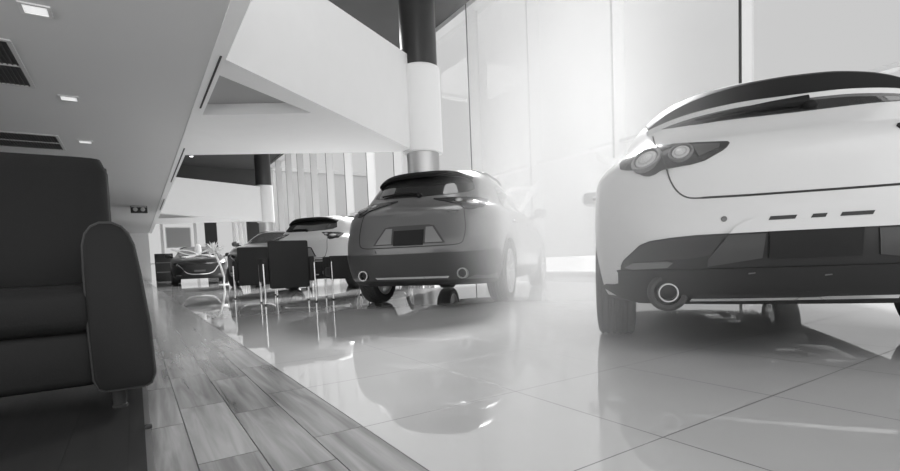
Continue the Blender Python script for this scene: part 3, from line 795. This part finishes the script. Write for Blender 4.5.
# ---- cars facing the camera ---------------------------------------------------
def front_car(name, label, loc, th, paint, zs, ws, rim):
    c = fleet_car(name, label, loc, th, tab=CROSS, zs=zs, ws=ws, wb=2.7, wr=.345 if zs > 1.1 else .325, tr=.79*ws, paint=paint, dark=M_black)
    c.arches(); add_wheels(c, .24, .215, 5, rim)
    R = c.root; k = zs
    g = c.overlay('grille', 'front', [(-.50, .70*k), (.50, .70*k), (.54, .62*k), (.42, .46*k), (.25, .39*k), (-.25, .39*k), (-.42, .46*k), (-.54, .62*k)], M_black, .006, .02)
    c.seam('front', 'front', [(-.66, .70*k), (-.55, .62*k), (-.43, .455*k), (-.26, .382*k), (0, .372*k), (.26, .382*k), (.43, .455*k), (.55, .62*k), (.66, .70*k)], .03, M_chrome, .016, g)
    c.overlay('plate', 'front', [(-.17, .45*k), (.17, .45*k), (.17, .51*k), (-.17, .51*k)], M_lensd, .016, .02, parent=g)
    for s in (-1, 1):
        hl = c.overlay('headlight', 'front', mir([(.50, .70*k), (.60, .735*k), (.74, .76*k), (.80, .74*k), (.80, .68*k), (.68, .655*k), (.57, .645*k)], s), M_lamp, .006, .02, dome=.008)
        lens(c, 'front', s*.66, .70*k, .042, hl, .012)
        c.overlay('fog_intake', 'front', mir([(.52, .36*k), (.72, .40*k), (.78, .36*k), (.74, .30*k), (.54, .30*k)], s), M_black, .006, .02)
        c.overlay('fog_trim', 'front', mir([(.55, .335*k), (.73, .335*k), (.73, .345*k), (.55, .345*k)], s), M_chrome, .012, .01)
    c.overlay('lower_intake', 'front', [(-.50, .25*k), (.50, .25*k), (.46, .335*k), (-.46, .335*k)], M_black, .006, .02)
    windscreen(c, k); side_glass(c, k); mirrors(c, 1.72, 1.05*k, paint, .86*ws)
    c.overlay('rear_window', 'rear', [(-.55, 1.10*k), (.55, 1.10*k), (.45, 1.33*k), (-.45, 1.33*k)], M_glass, .005)
    return c
car_d = front_car('suv', 'dark grey SUV nose towards the camera, partly hidden behind the left chair', C4, 205, M_cardark, 1.15, 1.0, M_rim)
car_e = front_car('hatchback', 'black car facing the camera at the far end, white ribbon bow on its bonnet', (2.2, 22.1), 185.5, M_carblack, 1.0, 1.0, M_rimd)

# ---- ribbon bows -------------------------------------------------------------
def ribbon(bm, pts, w, th=.006, wdir=None):
    rings = []
    for i, p in enumerate(pts):
        p = Vector(p); t = (Vector(pts[min(i+1, len(pts)-1)])-Vector(pts[max(i-1, 0)])).normalized()
        wd = Vector(wdir[i] if isinstance(wdir, list) else wdir); wd = (wd-t*wd.dot(t)).normalized()*w/2
        n = t.cross(wd).normalized()*th/2
        rings.append([p+wd+n, p-wd+n, p-wd-n, p+wd-n])
    ring_loft(bm, rings); return bm
def car_bow(car, label, yb, zb, loop, ht, tails=True, th=.012, kz=.09):
    # a wide bow lying where bonnet meets windscreen; loops stand up to ht
    r = thing('ribbon_bow', label, 'ribbon bow', group=None)
    r.location = car.root.matrix_basis @ Vector((0, yb, zb)); r.rotation_euler = car.root.rotation_euler
    for s in (-1, 1):
        bm = NB()
        for q in range(3):
            pts = []; ph = (q-1)*.13
            for i in range(25):
                a = 2*PI*i/24
                u = (1-math.cos(a))/2; lat = math.sin(a)
                x = s*(loop*u); z = ht*u*.72+lat*ht*.30*math.sin(PI*min(1, u*1.0+.15))
                pts.append((x, ph*u*1.4, z+.02))
            ribbon(bm, pts, .13, th, (0, 1, 0))
        obj('bow_loop', bm, M_ribbon, r)
        if tails:
            bm = NB(); P = []
            for i in range(9):
                t = i/8; x = s*(.05+.42*t); y = yb+.02+.75*t
                h, n = car.hit('top', x, y)
                P.append((x, y-yb, h.z+.014-zb+.03*math.sin(PI*t*2)**2*(1-t)))
            ribbon(bm, P, .18, th, (1, 0, .0)); obj('bow_tail', bm, M_ribbon, r)
    bm = NB(); ellipsoid(bm, (0, 0, .05+kz*.6), (.11, .09, kz), 18, 12, .7); obj('bow_knot', bm, M_ribbon, r)
    return r
def bonnet_z(c, y): return c.hit('top', 0, y)[0].z
car_bow(car_e, 'white ribbon bow spread across the bonnet of the black car at the far end', 2.15, bonnet_z(car_e, 2.15)+.02, .85, .26, True, .035, .22)
car_bow(car_a, 'tall pale ribbon bow on the bonnet of the near white hatchback', 2.6, bonnet_z(car_a, 2.6), 1.0, .80)
car_bow(car_b, 'tall pale ribbon bow on the bonnet of the dark crossover', 2.5, bonnet_z(car_b, 2.5), .95, .85)
car_bow(car_c, 'pale ribbon bow on the bonnet of the white SUV', 2.6, bonnet_z(car_c, 2.6), .95, .62)

# ================================================================= furniture
def armchair():
    r = thing('armchair', 'large black leather armchair at the left picture edge on planks coloured dark for its shade', 'armchair', (-.47, 2.55, 0))
    hw = .51
    bm = NB(); box(bm, -hw+.17, hw-.17, -.42, .25, .10, .30, .03, 3); obj('base', bm, M_leather, r)
    bm = NB(); box(bm, -hw+.165, hw-.165, -.45, .20, .29, .46, .05, 4); obj('seat_cushion', bm, M_leather, r)
    rings = []
    for i in range(13):
        t = i/12; z = .28+.75*t; y = .18+.16*t; bulge = .035*math.sin(PI*t); w = (hw-.115)*(1 if t < .9 else 1-.06*((t-.9)/.1)**2)
        d = .13+.03*math.sin(PI*t)
        if t > .93: d *= .72
        ring = []
        for k in range(24):
            a = 2*PI*k/24; ca, sa = math.cos(a), math.sin(a)
            ring.append((w*math.copysign(abs(ca)**.28, ca), y-bulge+d*math.copysign(abs(sa)**.5, sa), z))
        rings.append(ring)
    bm = NB(); ring_loft(bm, rings); bk = obj('backrest', bm, M_leather, r)
    for s in (-1, 1):
        pts = [(s*(hw-.128), .18+.16*t-.035*math.sin(PI*t)-.09, .30+.68*t) for t in [i/10 for i in range(11)]]
        bm = NB(); tube(bm, pts, .011, 8); obj('piping', bm, mat('highlit leather edge', .045, .45), bk)  # paler leather: edge highlights put into the piping's colour
    for s in (-1, 1):
        # arm: a rounded-top panel running front to back
        out = []
        W = .095
        for z, w in ((.075, .062), (.085, .082), (.12, W), (.30, W+.003), (.50, W+.002), (.60, W-.002), (.64, W-.012), (.665, W-.03), (.678, W-.055)): out.append((w, z))
        prof = [(w, z) for w, z in out]+[(-w, z) for w, z in out[::-1]]
        prof = [(w-s*.042*max(0, (z-.22)/.46) if w*s > 0 else w, z) for w, z in prof]
        rings = []
        for y, sc in ((-.45, .90), (-.445, .955), (-.43, .985), (-.40, 1), (0, 1), (.36, 1), (.40, .95)):
            rings.append([(s*(hw-.095)+w*sc, y, .36+(z-.36)*(sc*.5+.5)) for w, z in prof])
        bm = NB(); ring_loft(bm, rings); ar = obj('armrest', bm, M_leather, r)
        loop = [(s*(hw-.095)+w*.965, -.435, .36+(z-.36)*.985) for w, z in prof]
        bm = NB(); tube(bm, loop+[loop[0]], .006, 6, False); obj('piping', bm, mat('highlit leather edge', .045, .45), ar)
        for y in (-.36, .30):
            bm = NB(); lathe(bm, [(.028, .10), (.022, .012), (.026, .008), (.026, 0)], 'z', 16, (s*(hw-.12), y, 0)); obj('leg', bm, M_black, r)
    return r
armchair()
def visitor_chair():
    r = thing('visitor_chair', 'black visitor chair on chrome legs, its back to the camera, nearest of the three', 'chair', (0, 0, 0), 0, 'black visitor chairs with chrome legs')
    # local: back edge at y=0, faces +y
    bm = NB(); box(bm, -.255, .255, 0, .075, .21, .84, .022, 3); obj('backrest', bm, M_leatherm, r)
    bm = NB(); box(bm, -.245, .245, .05, .55, .32, .46, .03, 3); obj('seat', bm, M_leatherm, r)
    for s in (-1, 1):
        bm = NB(); box(bm, s*.295-.04, s*.295+.04, .02, .56, .29, .62, .02, 3); obj('armrest', bm, M_leatherm, r)
        for y in (-.005, .53):
            bm = NB(); tube(bm, [(s*.325, y, 0), (s*.325, y, .54)], .0125, 12); lg = obj('leg', bm, M_chrome, r)
            bm = NB(); lathe(bm, [(.017, 0), (.017, .018)], 'z', 12, (s*.325, y, 0)); obj('foot_cap', bm, M_black, lg)
    return r
ch = visitor_chair()
def dup(root, loc, rz, label):
    r = root.copy(); COL.objects.link(r); r.location = loc; r.rotation_euler = (0, 0, rz); r['label'] = label
    for c_ in list(root.children):
        d = c_.copy(); COL.objects.link(d); d.parent = r
        for g in c_.children:
            e = g.copy(); COL.objects.link(e); e.parent = d
    return r
ch.location = (1.73, 6.62, 0); ch.rotation_euler = (0, 0, math.radians(-6))
dup(ch, (1.67, 8.55, 0), math.radians(-10), 'black visitor chair on chrome legs, second in line, left of the nearest one')
dup(ch, (2.92, 6.95, 0), math.radians(80), 'black visitor chair turned side-on beside the crossover')
def display():
    r = thing('shelf_unit', 'dark low display cabinet at the far end left of the black car', 'cabinet', (1.35, 30.2, 0))
    bm = NB(); box(bm, -.42, .42, -.25, .25, 0, 1.45, .02); obj('body', bm, M_black, r)
    for z in (.45, .95):
        bm = NB(); box(bm, -.38, .38, -.262, -.245, z, z+.05); obj('shelf_edge', bm, M_lensd, r, False)
display()
def flower_stand():
    r = thing('flower_stand', 'white flower arrangement on a tall curved stand right of the black car', 'flower stand', (2.22, 17.3, 0))
    bm = NB(); tube(bm, [(.18, 0, 0), (.20, 0, .25), (.12, 0, .6), (.02, 0, .9), (-.06, 0, 1.1)], .03, 8); obj('stem', bm, M_ribbon, r)
    bm = NB(); lathe(bm, [(.16, 0), (.15, .02), (.03, .03)], 'z', 20, (.18, 0, 0)); obj('base', bm, M_ribbon, r)
    rnd = random.Random(3); bm = NB()
    for i in range(60):
        a, e = rnd.uniform(0, 2*PI), rnd.uniform(-.5, 1.4); L = rnd.uniform(.2, .42)
        d = Vector((math.cos(a)*math.cos(e), math.sin(a)*math.cos(e), math.sin(e))); p = Vector((-.06, 0, 1.08)); q = p+d*L
        sdir = d.cross(Vector((0, 0, 1))).normalized()*.03
        mid = p.lerp(q, .6)+Vector((0, 0, .02))
        v = [bm.verts.new(t) for t in (p, mid+sdir, q, mid-sdir)]; bm.faces.new(v)
        w = [bm.verts.new(Vector(t)-Vector((0, 0, .006))) for t in (p, mid+sdir, q, mid-sdir)]; bm.faces.new(w[::-1])
    obj('blooms', bm, M_leaf, r)['kind'] = 'stuff'
flower_stand()

# ================================================================= light and camera
def haze():  # added scatter volume imitating lens glare; no haze hangs in the hall
    m = bpy.data.materials.new('lens glare haze'); m.use_nodes = True; nt = m.node_tree
    nt.nodes.remove(nt.nodes['Principled BSDF'])
    v = N(nt, 'ShaderNodeVolumeScatter'); v.inputs['Color'].default_value = (.76, .76, .76, 1); v.inputs['Anisotropy'].default_value = .25
    tc = N(nt, 'ShaderNodeTexCoord'); ln = N(nt, 'ShaderNodeVectorMath', operation='DOT_PRODUCT')
    nt.links.new(tc.outputs['Object'], ln.inputs[0]); nt.links.new(tc.outputs['Object'], ln.inputs[1])
    d = MATH(nt, 'POWER', MATH(nt, 'MAXIMUM', MATH(nt, 'SUBTRACT', 1.0, ln.outputs['Value']), 0.0), 2.2)
    nt.links.new(MATH(nt, 'MULTIPLY', d, HAZE), v.inputs['Density'])
    nt.links.new(v.outputs[0], nt.nodes['Material Output'].inputs['Volume'])
    bm = NB(); bmesh.ops.create_icosphere(bm, subdivisions=3, radius=1)
    o = obj('glare_haze', bm, m)
    o.location = (3.08, 3.0, 1.3); o.scale = (.86, 3.7, 3.0); o.rotation_euler = (math.radians(12), 0, -math.radians(43.6))
    tag(o, 'added haze volume imitating lens glare between the white hatchback and the dark crossover', 'haze', kind='stuff')
    m.cycles.volume_step_rate = 2.0
if HAZE: haze()

W = bpy.data.worlds.new('World'); bpy.context.scene.world = W; W.use_nodes = True
nt = W.node_tree; bg = nt.nodes['Background']
tc = N(nt, 'ShaderNodeTexCoord'); sp = N(nt, 'ShaderNodeSeparateXYZ'); nt.links.new(tc.outputs['Generated'], sp.inputs[0])
# hazy bright sky: a pale even band near the horizon, brighter overhead and towards the open street side of the hall (-y)
mr = N(nt, 'ShaderNodeMapRange'); mr.interpolation_type = 'SMOOTHSTEP'
for i, v in ((1, .35), (2, .85), (3, SKY_H), (4, SKY_Z)): mr.inputs[i].default_value = v
nt.links.new(sp.outputs[2], mr.inputs[0])
ms = N(nt, 'ShaderNodeMapRange'); ms.interpolation_type = 'SMOOTHSTEP'
for i, v in ((1, -.1), (2, -.8), (3, 0.0), (4, SKY_B)): ms.inputs[i].default_value = v
nt.links.new(MATH(nt, 'ADD', MATH(nt, 'MULTIPLY', sp.outputs[0], .66), MATH(nt, 'MULTIPLY', sp.outputs[1], .75)), ms.inputs[0])
mg = N(nt, 'ShaderNodeMapRange'); mg.interpolation_type = 'SMOOTHSTEP'
for i, v in ((1, .0), (2, -.35), (3, 1.0), (4, SKY_G)): mg.inputs[i].default_value = v
nt.links.new(sp.outputs[2], mg.inputs[0])
nt.links.new(MATH(nt, 'ADD', mr.outputs[0], MATH(nt, 'MULTIPLY', ms.outputs[0], mg.outputs[0])), bg.inputs['Strength'])
bg.inputs['Color'].default_value = (1, 1, 1, 1)

def lamp(kind, name, loc, power, size=.1, sy=None, rot=(0, 0, 0), spot=None):
    d = bpy.data.lights.new(name, kind); d.energy = power
    if kind == 'AREA': d.shape = 'RECTANGLE'; d.size = size; d.size_y = sy or size
    else: d.shadow_soft_size = size
    if kind == 'SPOT': d.spot_size = spot or 2.4; d.spot_blend = .6
    o = bpy.data.objects.new(name, d); COL.objects.link(o); o.location = loc; o.rotation_euler = rot
    return o
sd = bpy.data.lights.new('sun', 'SUN'); sd.energy = SUN; sd.angle = math.radians(9); so = bpy.data.objects.new('sun', sd); COL.objects.link(so)
el = math.radians(33); so.rotation_euler = Vector((.70*math.cos(el), .735*math.cos(el), math.sin(el))).to_track_quat('Z', 'Y').to_euler()
# added fill lamps, unseen: one lifts the crossover's floor shadow, one the rear bays
lamp('AREA', 'fill_light', (2.0, 4.4, 7.3), LA, 2.6, 2.6)
lamp('AREA', 'fill_light', (5.2, 15.8, 7.3), LP, 3.4, 4.0)

cam_d = bpy.data.cameras.new('Camera'); cam = bpy.data.objects.new('Camera', cam_d); COL.objects.link(cam)
yaw, pit, rol, f = .5696, -.0653, -.0415, 489.37
cy, sy = math.cos(yaw), math.sin(yaw)
Fv = Vector((sy*math.cos(pit), cy*math.cos(pit), math.sin(pit))); R0 = Vector((cy, -sy, 0)); U0 = R0.cross(Fv)
Rv = R0*math.cos(rol)+U0*math.sin(rol); Uv = U0*math.cos(rol)-R0*math.sin(rol)
cam.matrix_world = Matrix(((Rv.x, Uv.x, -Fv.x, 0), (Rv.y, Uv.y, -Fv.y, 0), (Rv.z, Uv.z, -Fv.z, .494), (0, 0, 0, 1)))
cam_d.sensor_fit = 'HORIZONTAL'; cam_d.sensor_width = 36; cam_d.lens = f/900*36
cam_d.shift_y = (291.94-235.5)/900
cam_d.clip_start = .05; cam_d.clip_end = 500
sc = bpy.context.scene; sc.camera = cam
sc.view_settings.view_transform = 'Standard'; sc.view_settings.look = 'None'; sc.view_settings.gamma = 1
sc.view_settings.exposure = 0.0
sc.cycles.use_denoising = True
sc.cycles.max_bounces = 10; sc.cycles.transparent_max_bounces = 12; sc.cycles.diffuse_bounces = 6; sc.cycles.volume_bounces = 6
sc.cycles.caustics_reflective = True; sc.cycles.sample_clamp_indirect = 8
